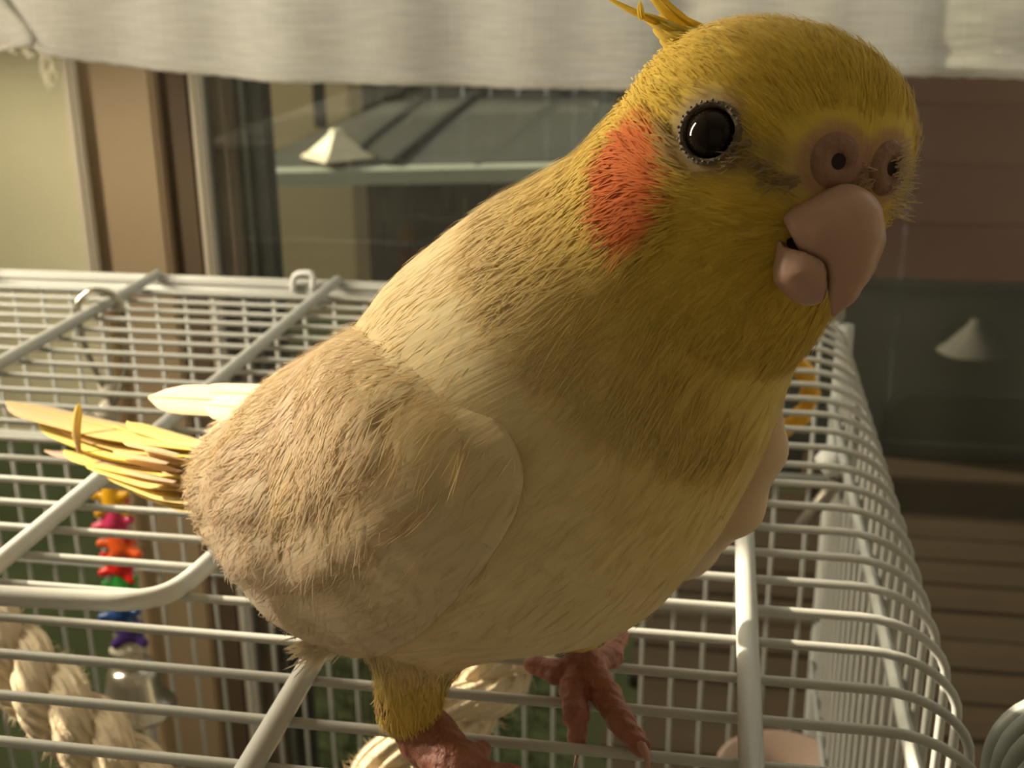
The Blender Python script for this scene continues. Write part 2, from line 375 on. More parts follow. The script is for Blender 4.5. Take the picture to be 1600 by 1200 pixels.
# tan post with a dark slot, and the lean-to roof before it
YP = 232.0
pr = root('tan_pillar', (ony(487, 300, YP)[0], YP, ZG), 'tan rendered pillar with a dark upright slot near its top', 'pillar')
xa, xb = xw(424, 270, YP), xw(550, 270, YP)
mk('shaft', box(xa, xb, YP, YP + 10, ZG, 20, 0.4), M['post'], pr, smooth=False)
s0, s1 = ony(487, 120, YP), ony(511, 200, YP)
mk('slot', box(s0[0], s1[0], YP - 0.3, YP + 0.5, s1[2], s0[2] + 6, 0.25), M['black'], pr, smooth=False)
cmx = mat('polycarbonate', (0.085, 0.09, 0.078), 0.3, noise=(3, 0.25))
nt = cmx.node_tree; b = nt.nodes['Principled BSDF']; tr = nt.nodes.new('ShaderNodeBsdfTransparent'); ms = nt.nodes.new('ShaderNodeMixShader'); ms.inputs[0].default_value = 0.35
nt.links.new(b.outputs[0], ms.inputs[1]); nt.links.new(tr.outputs[0], ms.inputs[2]); nt.links.new(ms.outputs[0], nt.nodes['Material Output'].inputs[0])
M['poly'] = cmx
YR = 200.0
rf = root('lean_to_roof', (ony(640, 300, YR)[0], YR, ZG), 'low grey-green translucent lean-to roof with dark ribs in front of the tan pillar', 'roof')
e0, e1, e2, e3 = ony(362, 266, YR), ony(990, 246, YR), ony(960, 140, YR + 26), ony(600, 160, YR + 26)
def slab(q, th):
    q = [np.asarray(v) for v in q]; lo = [v - np.array([0, 0, th]) for v in q]
    return q + lo, [[0, 1, 2, 3], [7, 6, 5, 4], [0, 4, 5, 1], [1, 5, 6, 2], [2, 6, 7, 3], [3, 7, 4, 0]]
mk('roof_sheet', slab([e0, e1, e2, e3], 0.6), M['poly'], rf, smooth=False)
g0, g1 = ony(362, 274, YR - 1), ony(990, 262, YR - 1)
mk('gutter', slab([g0 + (0, -1.5, 0.6), g1 + (0, -1.5, 0.6), g1 + (0, 1, 1), g0 + (0, 1, 1)], 2.4), mat('gutter_metal', (0.30, 0.33, 0.28), 0.5, noise=(4, .2)), rf, smooth=False)
for (pa, pb) in (((525, 268), (655, 165)), ((745, 268), (870, 170)), ((610, 262), (740, 160))):
    A, B = ony(*pa, YR - 0.5), ony(*pb, YR + 26); mk('roof_rib', tube([A + (0, 0, .5), B + (0, 0, .8)], 0.9, 6), M['black'], rf, smooth=False)
for px in (390, 900):
    A = ony(px, 280, YR); mk('roof_leg', box(A[0] - .8, A[0] + .8, YR + 2, YR + 4, ZG, A[2]), M['fence'], rf, smooth=False)
def capv(px0, px1, py0, py1, Y):
    c0, c1 = ony(px0, py1, Y), ony(px1, py1, Y); t = ony((px0 + px1) / 2, py0, Y); w = (c1[0] - c0[0]) / 2; h = t[2] - c0[2]; c = (c0 + c1) / 2
    return lathe([(0.02, h), (w * .16, h * .98), (w * .22, h * .8), (w * .75, h * .22), (w * .98, h * .06), (w, 0), (0.02, 0)], c, seg=4 if px0 < 800 else 20), c
v, c = capv(470, 585, 202, 246, YR + 3)
rv = root('roof_vent', c, 'cream pyramid vent cap sitting on the lean-to roof', 'vent'); mk('cap', v, M['cap'], rv, smooth=False)
mk('collar', lathe([(1.2, -1.6), (1.2, 0.6)], c, seg=10), M['cap'], rv)
# dark shed on the right with charcoal lower panel
YS = 159.0
sh = root('shed', (60, YS, ZG), 'dark garden shed with red-brown upper cladding and charcoal lower panel', 'shed')
z440, z780 = ony(1480, 440, YS)[2], ony(1480, 790, YS)[2]
xs0 = xw(1235, 300, YS)
zc = np.linspace(z440, 22, 8); first = None
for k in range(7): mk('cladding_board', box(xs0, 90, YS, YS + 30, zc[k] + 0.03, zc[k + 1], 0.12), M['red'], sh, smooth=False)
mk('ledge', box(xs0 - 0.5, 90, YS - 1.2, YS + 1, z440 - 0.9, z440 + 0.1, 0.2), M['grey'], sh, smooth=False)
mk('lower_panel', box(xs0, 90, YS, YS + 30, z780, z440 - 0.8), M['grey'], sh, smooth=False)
def rrect(p0, p1, r, n=6):
    x0, z1, x1, z0 = p0[0], p0[2], p1[0], p1[2]; out = []
    for cx_, cz_, a0 in ((x1 - r, z1 - r, 0), (x0 + r, z1 - r, 90), (x0 + r, z0 + r, 180), (x1 - r, z0 + r, 270)):
        for k in range(n + 1): a = math.radians(a0 + 90 * k / n); out.append((cx_ + r * math.cos(a), cz_ + r * math.sin(a)))
    return out
q0, q1 = ony(1392, 612, YS - .4), ony(1790, 752, YS - .4); q = rrect(q0, q1, 3.2)
mk('hatch', ([(x, YS - 0.35, z) for x, z in q] + [(x, YS + 0.3, z) for x, z in q], [list(range(len(q)))[::-1]] + [[k, (k + 1) % len(q), len(q) + (k + 1) % len(q), len(q) + k] for k in range(len(q))]), M['black'], sh, smooth=False)
mk('hatch_frame', tube([(x, YS - 0.4, z) for x, z in q] + [(q[0][0], YS - 0.4, q[0][1])], 0.35, 6, cap=False), M['grey'], sh)
A, B = ony(1380, 690, YS - .6), ony(1790, 690, YS - .6); mk('hatch_rail', tube([A, (B[0], B[1], A[2])], 0.3, 6), M['grey'], sh)
v, c = capv(1462, 1578, 500, 549, YS - 4)
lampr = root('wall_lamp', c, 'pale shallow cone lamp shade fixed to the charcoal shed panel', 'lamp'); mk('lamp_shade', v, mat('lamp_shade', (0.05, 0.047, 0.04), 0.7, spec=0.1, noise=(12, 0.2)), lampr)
mk('lamp_arm', tube([c + (0, 0, 1.5), c + (0, 5, 1.5)], 0.3, 6), M['grey'], lampr)
# patio deck before the shed
dk = root('patio_deck', (45, 110, ZG), 'dark brown plank deck on the ground before the shed', 'deck')
first = None
for k in range(16):
    y = 58 + k * 6
    if first is None: first = mk('plank', box(-6, 95, y, y + 5.6, ZG + 0.05, ZG + 1.6, 0.15), M['deck'], dk, smooth=False)
    else: inst(first, (rnd.uniform(-3, 1), k * 6, rnd.uniform(-0.1, 0.1)))
stp = struct('step', box(xs0 + 4, 95, YS - 9, YS - 1, ZG + 1.6, ZG + 6, 0.3), M['deck'])

# ------------------------------------------------------------------ cage
XR, XLC, RXA, RZA = 3.9, -29.6, 1.4, 1.0
YB, YFR, ZB = Y0 + 23.3, Y0 - 7.0, -30.0
cage = root('bird_cage', (-13, 23, ZB - 3), 'white enamelled wire bird cage with rounded top edges', 'bird cage')
t = np.linspace(0, math.pi / 2, 9)
arcR = [(XR - RXA + RXA * math.sin(a), Y0, -RZA + RZA * math.cos(a)) for a in t]
arcL = [(XLC + RXA - RXA * math.sin(a), Y0, -RZA + RZA * math.cos(a)) for a in t[::-1]]
path = [(XLC, Y0, ZB), (XLC, Y0, -12)] + arcL + [(x, Y0, 0.0) for x in np.linspace(XLC + 2, XR - RXA - 0.6, 9)] + arcR + [(XR, Y0, -12), (XR, Y0, ZB)]
first = mk('top_wire', tube(path, 0.075, 8), M['wire'], cage)
for n in range(-6, 23):
    if n: inst(first, (0, n, rnd.uniform(-0.012, 0.012)))
first = mk('back_wire', tube([(XLC + 1, YB, 0), (XLC + 1, YB, -12), (XLC + 1, YB, ZB)], 0.07, 7), M['wire'], cage)
for k in range(1, 33): inst(first, (k - 0.14, 0, 0))
for k in range(33): inst(first, (k, YFR - YB, 0)).name = 'front_wire'
XRODS = [-23.7, -17.59, -11.6, -5.42, 0.76]
ya, yb = YFR, YB + 0.15
first = None
for X in XRODS:
    if first is None: first = mk('top_rod', tube([(X, ya, 0.23), (X, ya + 3, 0.23), (X, yb - 3, 0.23), (X, yb - 0.12, 0.23), (X, yb, 0.2)], [0.165, 0.165, 0.165, 0.15, 0.07], 12), M['rod'], cage)
    else: inst(first, (X - XRODS[0], 0, 0))
# bent access bar welded to a rod
bar = smooth_path([(-11.9, 15.5, 0.23), (-9.6, 15.62, 0.23), (-8.75, 15.74, 0.23), (-8.25, 16.2, 0.23), (-8.05, 17.6, 0.23), (-7.98, 19, 0.23), (-7.9, 26, 0.23)], 40)
mk('bent_bar', tube(bar, 0.165, 12), M['wire'], cage)
# rails
mk('back_rail', box(XLC, XR, YB - 0.12, YB + 0.12, -0.48, -0.04, 0.06), M['rail'], cage)
mk('back_top_wire', tube([(XLC, YB + 0.25, 0.06), (XR - 0.6, YB + 0.25, 0.06)], 0.11, 8), M['wire'], cage)
for z, r in ((-5.6, 0.2), (-10.35, 0.13), (-20, 0.13)):
    mk('cross_bar', tube([(XLC, YB - 0.15, z), (XR, YB - 0.15, z)], r, 10), M['rail'], cage)
    mk('cross_bar', tube([(XLC, YFR + 0.15, z), (XR, YFR + 0.15, z)], 0.13, 8), M['rail'], cage)
mk('side_rail', box(XR - 0.30, XR - 0.10, YFR, YB, -3.25, -2.85, 0.05), M['rail'], cage)
mk('side_rail', box(XR - 0.22, XR - 0.08, YFR, YB, -12.2, -11.9, 0.05), M['rail'], cage)
mk('side_rail', box(XLC + 0.10, XLC + 0.30, YFR, YB, -3.25, -2.85, 0.05), M['rail'], cage)
for X, Y in ((XR + 0.05, YB), (XLC, YB), (XR + 0.05, YFR), (XLC, YFR)):
    mk('corner_post', tube([(X, Y, -0.6), (X, Y, ZB)], 0.26, 10), M['rail'], cage)
for (Y, X0_, X1_) in ((YB, XLC, XR), (YFR, XLC, XR)):
    mk('end_hoop', tube([(p[0], Y, p[2]) for p in path[2:-2]], 0.12, 8), M['wire'], cage)
mk('tray', join([box(XLC - 0.5, XR + 0.5, YFR - 0.5, YB + 0.5, ZB - 3, ZB - 2.4), box(XLC - 0.5, XR + 0.5, YFR - 0.5, YFR - 0.1, ZB - 3, ZB + 0.3), box(XLC - 0.5, XR + 0.5, YB + 0.1, YB + 0.5, ZB - 3, ZB + 0.3), box(XLC - 0.5, XLC - 0.1, YFR, YB, ZB - 3, ZB + 0.3), box(XR + 0.1, XR + 0.5, YFR, YB, ZB - 3, ZB + 0.3)]), M['tray'], cage, smooth=False)
tb = root('table', (-13, 21, ZLO), 'brown wooden table under the bird cage', 'table')
mk('table_top', box(-38, 14, 3, 40, ZB - 5.5, ZB - 3, 0.3), M['table'], tb, smooth=False)
for X in (-36, 12):
    for Y in (5, 38): mk('leg', box(X - 1.5, X + 1.5, Y - 1.5, Y + 1.5, ZLO, ZB - 5.4, 0.2), M['table'], tb, smooth=False)

# white hook on the back rail
hk = root('wire_hook', (-12.8, YB, 0), 'small white wire hook clipped over the back rail of the cage', 'hook')
hp0, hp1, hp2, hp3 = ony(458, 455, YB - .2), ony(460, 433, YB - .2), ony(488, 430, YB - .2), ony(489, 452, YB - .2)
mk('hook_wire', tube(smooth_path([hp0, hp1, ony(472, 427, YB - .2), hp2, hp3], 24), 0.10, 8), M['white'], hk)
mk('hook_end', tube([hp3, hp3 + (0, 0.35, 0)], 0.1, 8), M['white'], hk)

# ------------------------------------------------------------------ bead toy on a rod
ty = Y0 + 18.6; tp = onz(160, 480, 0.23); ty = float(tp[1]); txc = -17.59
ring_c = np.array([txc, ty, 0.0])
toy = root('bead_toy', (txc, ty, -12), 'hanging bird toy of coloured plastic animal beads ending in a steel bell', 'bird toy')
rp_ = [ring_c + np.array([0.62 * math.cos(a), 0.2 * math.cos(a), 0.1 + 0.62 * math.sin(a)]) for a in np.linspace(-0.2, math.pi + 0.2, 18)]
V1 = [ring_c + np.array(p) for p in ((0.62, 0.2, 0.1), (0.60, .15, -0.9), (0.5, .1, -1.8), (0.25, 0, -2.5), (0.05, 0, -2.9))]
V2 = [ring_c + np.array(p) for p in ((-0.62, -0.2, 0.1), (-0.55, -.15, -0.9), (-0.3, -.1, -1.8), (-0.05, 0, -2.6), (0.05, 0, -2.9))]
mk('hanging_ring', tube(rp_, 0.11, 10), M['steel'], toy)
mk('clasp_wire', tube(smooth_path(V1, 14), 0.06, 7), M['dull'], toy); mk('clasp_wire', tube(smooth_path(V2, 14), 0.09, 7), M['dull'], toy)
def ty_at(px, py): return ony(px, py, ty + 0.2)
def blob(c, r, seed, sq=(1, 1, 1)):
    bm = bmesh.new(); bmesh.ops.create_icosphere(bm, subdivisions=3, radius=1)
    V = np.array([v.co[:] for v in bm.verts]); Fc = [[v.index for v in f.verts] for f in bm.faces]; bm.free()
    d = 1 + 0.35 * vnoise(V * 1.3 + seed * 7.1)
    return np.asarray(c) + V * d[:, None] * np.array(sq) * r, Fc
def bear(c, r, tilt):
    """small animal bead: round body, head and four stub limbs grown into one surface"""
    c = np.asarray(c, float); ca, sa = math.cos(tilt), math.sin(tilt)
    def L(x, y, z): return c + r * np.array([x * ca - z * sa, y, x * sa + z * ca])
    pr = [(L(0, 0, -.25), L(0, 0, .1), .62 * r, .55 * r), (L(0, 0, .55), L(0, 0, .62), .45 * r, .42 * r)]
    pr += [(L(s_ * .35, -.2, -.5), L(s_ * .78, -.35, -.72), .27 * r, .24 * r) for s_ in (-1, 1)]
    pr += [(L(s_ * .4, -.15, .05), L(s_ * .85, -.3, .22), .22 * r, .2 * r) for s_ in (-1, 1)]
    pr += [(L(s_ * .3, 0, .85), L(s_ * .4, 0, .98), .16 * r, .15 * r) for s_ in (-1, 1)]
    def f(p):
        d = None
        for q in pr: e = cone(p, *q); d = e if d is None else smin(d, e, 0.18 * r)
        return d
    v, fc, _ = nets(f, c - 1.4 * r, c + 1.4 * r, r * 0.12); return v, fc
BE = [('yellow', (178, 776), .56, .1), ('pink', (182, 806), .58, -.25), ('orange', (189, 845), .60, .3), ('red_bead', (190, 876), .56, -.2), ('green', (194, 910), .55, .25), ('blue', (192, 948), .58, -.3), ('purple', (202, 980), .58, .15)]
for k, p, r, tl_ in BE: props(mk('bead', bear(ty_at(*p), r * 1.12, tl_), M[k], toy), label=k.replace('_bead', '') + ' animal bead')
for p, r in (((172, 606), .36), ((168, 645), .38), ((160, 668), .3)): mk('glass_bead', blob(ty_at(*p), r, p[0]), mat('clear_bead', (0.66, 0.6, 0.5), 0.15, coat=0.5), toy)
cordp = [ty_at(170, 590), ty_at(174, 680), ty_at(178, 770), ty_at(190, 860), ty_at(197, 960), ty_at(200, 1030)]
mk('cord', tube(smooth_path(cordp, 30), 0.07, 6), M['fibre'], toy)
mk('knot', blob(ty_at(192, 1013), .42, 3, (1.0, .8, .8)), M['fibre'], toy); mk('knot', blob(ty_at(208, 1008), .3, 5), M['fibre'], toy)
bc = ty_at(206, 1036)
bell = mk('bell', lathe([(0.02, 0.0), (0.45, -0.02), (0.72, -0.12), (0.82, -0.4), (0.92, -1.0), (1.05, -1.4), (1.26, -1.66), (1.32, -1.74), (1.24, -1.74), (1.0, -1.4), (0.75, -0.6), (0.02, -0.2)], bc, (0.06, -0.05, 1), 32), M['steel'], toy)
mk('clapper', blob(bc + (0, 0, -1.25), 0.25, 1), M['dull'], bell)

# yellow plastic ring hanging at the right
yr_c = at(1208, 617, 31.0)
yrg = root('ring_toy', yr_c, 'yellow chunky plastic ring toy hanging inside the cage beside the bird', 'bird toy')
V = []; Fs = []
ns, nk = 40, 10
for i in range(ns):
    a = 2 * math.pi * i / ns; rr = 0.24 + 0.045 * math.cos(10 * a)
    for k in range(nk):
        b = 2 * math.pi * k / nk; R_ = 0.93 + rr * math.cos(b)
        V.append(yr_c + np.array([R_ * math.cos(a), rr * math.sin(b) + 0.2 * math.cos(a), 1.06 * R_ * math.sin(a)]))
for i in range(ns):
    for k in range(nk): Fs.append([i * nk + k, ((i + 1) % ns) * nk + k, ((i + 1) % ns) * nk + (k + 1) % nk, i * nk + (k + 1) % nk])
mk('ring', (V, Fs), M['yellow'], yrg)
mk('hanger', tube([yr_c + (0, 0, .9), (yr_c[0], yr_c[1], 0.0)], 0.05, 6), M['steel'], yrg)

# perch holder: white bolt and steel brackets by the right side wall
yb_ = YB - 6.0
br = root('perch_bracket', at(1320, 760, 34.0), 'small steel perch bracket with a white plastic nut at the cage corner', 'bracket')
P0 = at(1298, 722, 33.5)
mk('nut', lathe([(0.02, -0.3), (0.36, -0.28), (0.42, 0), (0.3, 0.3), (0.02, 0.34)], P0, (0.7, 0, 0.6), 16), M['white'], br)
mk('bolt', tube([P0, at(1318, 722, 33.3)], 0.16, 8), M['white'], br)
for pa, pb, w_ in (((1308, 752), (1252, 822), .22), ((1322, 744), (1300, 772), .10), ((1332, 718), (1312, 745), .09), ((1345, 752), (1338, 764), .13), ((1292, 772), (1272, 788), .08)):
    mk('bracket_arm', tube([at(*pa, 33.4), at(*pb, 34.2)], w_, 6), M['dull'], br)

# ------------------------------------------------------------------ rope perch: three twisted strands
rope = root('rope_perch', (-9.5, 19, -9), 'thick cream twisted cotton rope perch looping under the bird inside the cage', 'rope perch')
rc = smooth_path([at(-190, 840, 24.6), at(-70, 930, 24.0), at(30, 1040, 23.3), at(130, 1140, 22.6), at(260, 1262, 22.2), at(430, 1330, 22.0), at(570, 1255, 22.0), at(655, 1165, 22.3), at(735, 1095, 22.8), at(800, 1010, 23.4), at(860, 930, 24)], 190)
T = np.gradient(rc, axis=0); T /= np.linalg.norm(T, axis=1)[:, None]
up = np.array([0, 0, 1.0]); s_len = np.concatenate([[0], np.cumsum(np.linalg.norm(np.diff(rc, axis=0), axis=1))])
for k in range(3):
    P = []
    for i in range(len(rc)):
        B1 = np.cross(T[i], up); B1 /= np.linalg.norm(B1); B2 = np.cross(B1, T[i]); a = -s_len[i] * 2 * math.pi / 3.3 + k * 2.094
        P.append(rc[i] + 0.34 * (math.cos(a) * B1 + math.sin(a) * B2))
    st = mk('strand', tube(P, 0.37, 14), M['rope'], rope)
    # yarns laid in each strand
    for j in range(9):
        Q = []; Pn = np.array(P); T2 = np.gradient(Pn, axis=0); T2 /= np.linalg.norm(T2, axis=1)[:, None]
        for i in range(len(rc)):
            B1 = np.cross(T2[i], up); B1 /= np.linalg.norm(B1); B2 = np.cross(B1, T2[i]); a = s_len[i] * 2 * math.pi / 5.2 + j * 2 * math.pi / 9
            Q.append(Pn[i] + 0.33 * (math.cos(a) * B1 + math.sin(a) * B2))
        mk('yarn', tube(Q, 0.085, 5), M['rope'], st)
# fluff of the rope
fv = []; ff = []
for k in range(1500):
    i = rnd.randrange(len(rc)); a = rnd.uniform(0, 6.28); B1 = np.cross(T[i], up); B1 /= np.linalg.norm(B1); B2 = np.cross(B1, T[i]); d = math.cos(a) * B1 + math.sin(a) * B2
    p = rc[i] + d * 0.68; e = p + d * rnd.uniform(.1, .25) + T[i] * rnd.uniform(-.3, .3); w = T[i] * 0.012; j = len(fv); fv += [p - w, p + w, e]; ff.append([j, j + 1, j + 2])
props(mk('fluff', (fv, ff), M['rope'], rope), kind='stuff')

# feed dish inside the cage, low at the right
dc = onz(1225, 1215, -13.0)
dish = root('feed_dish', dc - (0, 0, 1.2), 'beige round feed dish inside the cage by the right wall', 'dish')
mk('bowl', lathe([(0.02, -1.6), (1.2, -1.6), (1.7, -0.9), (1.95, 0.0), (2.0, 0.25), (1.85, 0.25), (1.5, -0.6), (0.02, -1.2)], dc, seg=28), mat('dish_clay', (0.5, 0.36, 0.28), 0.6, noise=(20, .1)), dish)
mk('dish_hook', tube([dc + (1.7, 0, 0.1), (XR - 0.1, dc[1], dc[2] + 0.6)], 0.1, 6), M['wire'], dish)

# grey wire rack at the far right, next to the cage
rk = root('wire_rack', onz(1610, 1290, ZB - 3) * 0 + np.array([8.2, 16.0, ZB - 3]), 'grey coated wire rack with arched wires standing beside the cage', 'wire rack')
M['rackw'] = mat('grey_wire', (0.36, 0.38, 0.36), 0.4, noise=(60, .08))
tops = [(1588, 1085, 1562, 1200), (1600, 1097, 1577, 1200), (1612, 1120, 1590, 1200), (1622, 1150, 1603, 1205)]
for k, (tx_, ty_, lx, ly) in enumerate(tops):
    d_ = 16.5 - k * 0.45; A = at(tx_, ty_, d_)
    r_ = 1.0; x0 = at(lx, ly - 50, d_)[0]
    pts = [(x0, A[1], ZB - 3), (x0, A[1], A[2] - r_)] + [(x0 + r_ - r_ * math.cos(a), A[1], A[2] - r_ + r_ * math.sin(a)) for a in np.linspace(0.2, math.pi / 2, 8)] + [(x0 + 8, A[1], A[2]), ] + [(x0 + 8 + r_ * math.sin(a), A[1], A[2] - r_ + r_ * math.cos(a)) for a in np.linspace(0.1, math.pi / 2, 8)] + [(x0 + 9, A[1], ZB - 3)]
    mk('rack_wire', tube(pts, 0.14, 8), M['rackw'], rk)

# ------------------------------------------------------------------ the bird
def pu(r, d): return r * d / F                      # pixels at depth d -> units
CH_ = [((1175, 255), 12.20, 220), ((1072, 395), 12.9, 216), ((965, 520), 13.7, 268), ((885, 615), 14.3, 306), ((812, 700), 14.9, 312), ((705, 762), 15.6, 262), ((575, 783), 16.4, 216), ((445, 765), 17.3, 122)]
CP = np.array([at(*p, d) for p, d, r in CH_]); CRd = np.array([pu(r, d) for p, d, r in CH_])
FD = 0.80 * CR - 0.06 * CU - 0.60 * CF; FD /= np.linalg.norm(FD)           # where the face points
HUP = CU - FD * (CU @ FD); HUP /= np.linalg.norm(HUP); HRT = np.cross(FD, HUP)  # head up, bird's right
fh = at(1283, 215, 11.85); fhr = pu(132, 11.85)
leg_a, leg_b = at(650, 985, 15.3), at(640, 1098, 15.35)
legf_a, legf_b = at(880, 900, 16.0), at(905, 985, 16.9)
def body_core(p):
    d = None
    for i in range(len(CP) - 1):
        e = cone(p, CP[i], CP[i + 1], CRd[i], CRd[i + 1]); d = e if d is None else smin(d, e, 0.35)
    d = smin(d, cone(p, fh, fh * .5 + CP[0] * .5, fhr, fhr), 0.45)
    d = smin(d, cone(p, at(1188, 385, 12.25), at(1150, 440, 12.5), pu(130, 12), pu(140, 12.2)), 0.4)   # throat and cheek
    return d
def body_f(p):
    d = body_core(p)
    d = smin(d, cone(p, leg_a, leg_b, 0.60, 0.40), 0.35)
    d = smin(d, cone(p, legf_a, legf_b, 0.55, 0.33), 0.35)
    return d
def surf(px, py, f=body_f, d0=8.0, d1=20.0):
    """first hit of a picture direction on the body"""
    r = ray(px, py); t = d0
    for _ in range(160):
        d = float(f((CC + r * t)[None])[0])
        if d < 0.002: break
        t += max(d, 0.003) * 0.8
        if t > d1: return None
    p = CC + r * t; e = 0.02
    g = np.array([float(f((p + np.eye(3)[i] * e)[None])[0] - f((p - np.eye(3)[i] * e)[None])[0]) for i in range(3)])
    return p, g / np.linalg.norm(g)
cere_p, cere_n = surf(1308, 252); cere_q, _n = surf(1390, 262)
HRT = cere_p - cere_q; HRT /= np.linalg.norm(HRT); HC = (cere_p + cere_q) / 2; FD = np.cross(HUP, HRT); FD /= np.linalg.norm(FD); HUP = np.cross(HRT, FD)
def mirror(p): return p - 2 * ((p - HC) @ HRT) * HRT
def mirv(n): return n - 2 * (n @ HRT) * HRT
eye_p, eye_n = surf(1108, 207); cheek_p, cheek_n = surf(992, 292)
beak_root = at(1300, 330, 11.35)

seg = CP[1:] - CP[:-1]; sl = np.linalg.norm(seg, axis=1); cum = np.concatenate([[0], np.cumsum(sl)])
def flow_info(P):
    """length along the body, frame direction of the feathers and texture coordinates"""
    best = np.full(len(P), 1e9); s = np.zeros(len(P)); tan = np.zeros_like(P); rad = np.zeros_like(P)
    for i in range(len(seg)):
        t = np.clip(((P - CP[i]) @ seg[i]) / sl[i] ** 2, 0, 1); q = CP[i] + t[:, None] * seg[i]; d = np.linalg.norm(P - q, axis=1) - (CRd[i] + t * (CRd[i + 1] - CRd[i])); k = d < best
        best[k] = d[k]; s[k] = cum[i] + t[k] * sl[i]; tan[k] = seg[i] / sl[i]; rad[k] = (P - q)[k]
    hw = np.clip(1 - (s - 0.2) / 1.1, 0, 1)                                     # 1 on the head
    bd = P - beak_root; bl = np.linalg.norm(bd, axis=1)
    fl = tan * (1 - hw)[:, None] + (bd / bl[:, None]) * hw[:, None]
    fl /= np.linalg.norm(fl, axis=1)[:, None]
    A = CP[3] - CP[6]; A = A / np.linalg.norm(A); N1 = np.cross(A, [0, 0, 1.0]); N1 /= np.linalg.norm(N1); N2 = np.cross(A, N1)
    th = np.arctan2(rad @ N1, rad @ N2)
    uv_b = np.stack([np.cos(th) * 26, np.sin(th) * 26, s * 3.2], 1)
    bx, by = bd @ HRT, bd @ HUP; ah = np.arctan2(bx, by)
    uv_h = np.stack([np.cos(ah) * 22, np.sin(ah) * 22, bl * 4.5], 1)
    return s, hw, fl, uv_b * (1 - hw)[:, None] + uv_h * hw[:, None]
def sst(x, a, b): t = np.clip((x - a) / (b - a), 0, 1); return t * t * (3 - 2 * t)
C_YEL = np.array([0.80, 0.58, 0.10]); C_GOLD = np.array([0.81, 0.60, 0.21]); C_CRM = np.array([0.85, 0.67, 0.37]); C_WING = np.array([0.80, 0.62, 0.42])
C_ORG = np.array([0.85, 0.25, 0.075]); C_SKIN = np.array([0.36, 0.25, 0.19]); C_BUFF = np.array([0.84, 0.67, 0.37])
def ell(P, c, r3):
    q = P - c; return np.sqrt((q @ CR / r3[0]) ** 2 + (q @ CU / r3[1]) ** 2 + (q @ CF / r3[2]) ** 2)
def mirr(P): return P - 2 * ((P - HC) @ HRT)[:, None] * HRT
def body_colour(P):
    s, hw, fl, uv = flow_info(P)
    c = np.zeros_like(P)
    ax = CP[5] - CP[0]; ax = ax / np.linalg.norm(ax); sc = (P - CP[0]) @ ax + 0.5
    front = sst((P - CP[3]) @ CR, -1.2, 1.6)  # gold breast: partly plumage, partly the breast's shade put into the colour
    w1 = sst(sc, 0.5, 3.2)[:, None]; w2 = sst(sc, 2.2, 6.5)[:, None]
    c = C_YEL * (1 - w1) + (C_GOLD * front[:, None] + C_BUFF * (1 - front)[:, None]) * w1
    c = c * (1 - w2) + C_CRM * w2
    # thighs stay yellow
    lg = sst(-np.minimum(cone(P, leg_a, leg_b, .6, .45), cone(P, legf_a, legf_b, .6, .4)), -0.12, 0.1)[:, None] * sst(-P[:, 2], -2.2, -1.0)[:, None]
    c = c * (1 - lg) + np.array([0.82, 0.60, 0.13]) * lg
    for Q in (P, mirr(P)):                                                     # both sides of the head
        jit = 0.16 * vnoise(uv * 0.5)
        e = ell(Q, cheek_p, (0.40, 0.61, 0.8)) + jit
        k = sst(-e, -1.12, -0.72)[:, None]; c = c * (1 - k) + C_ORG * k
        e = ell(Q, eye_p, (0.36, 0.40, 0.5)); k = (sst(-e, -1.25, -0.8) * 0.7)[:, None]; c = c * (1 - k) + C_SKIN * k
        lo = cone(Q, eye_p + 0.3 * CR - 0.25 * CU, cere_p - 0.35 * CR - 0.1 * CU, 0.10, 0.22)   # sparse lores
        k = (sst(-lo, -0.16, 0.05) * 0.42)[:, None]; c = c * (1 - k) + C_SKIN * k
        e = ell(Q, cere_p, (0.36, 0.34, 0.5)); k = (sst(-e, -1.2, -0.9) * 0.7)[:, None]; c = c * (1 - k) + np.array([0.45, 0.24, 0.18]) * k
    v = (vnoise(uv * np.array([1.2, 1.2, 0.5])) * 0.10 + 1)[:, None]
    return np.clip(c * v, 0, 1), fl, uv, s

bird = root('cockatiel', (-2.3, 13.9, 0.0), 'yellow and cream cockatiel with orange cheek standing on the cage top', 'bird')
M['plume'] = plumage_mat('plumage'); M['plume_thin'] = plumage_mat('tail_plumage', trans=0.5, bump=0.2); M['down'] = plumage_mat('down_strands', trans=0.2, bump=0.0)
allp = np.vstack([CP - CRd[:, None], CP + CRd[:, None]])
lo = allp.min(0) - 0.3; hi = allp.max(0) + 0.3; lo[2] = min(lo[2], 0.3)
bv, bf, bn = nets(body_f, lo, hi, 0.058)
cols, fl, uv, s_ = body_colour(bv)
bv2 = bv + bn * (0.022 * vnoise(uv * np.array([0.22, 0.22, 0.35])) * sst(s_, 0.6, 1.6))[:, None]
body = mk('body', (bv2, bf), M['plume'], bird); setcol(body, cols, uv)

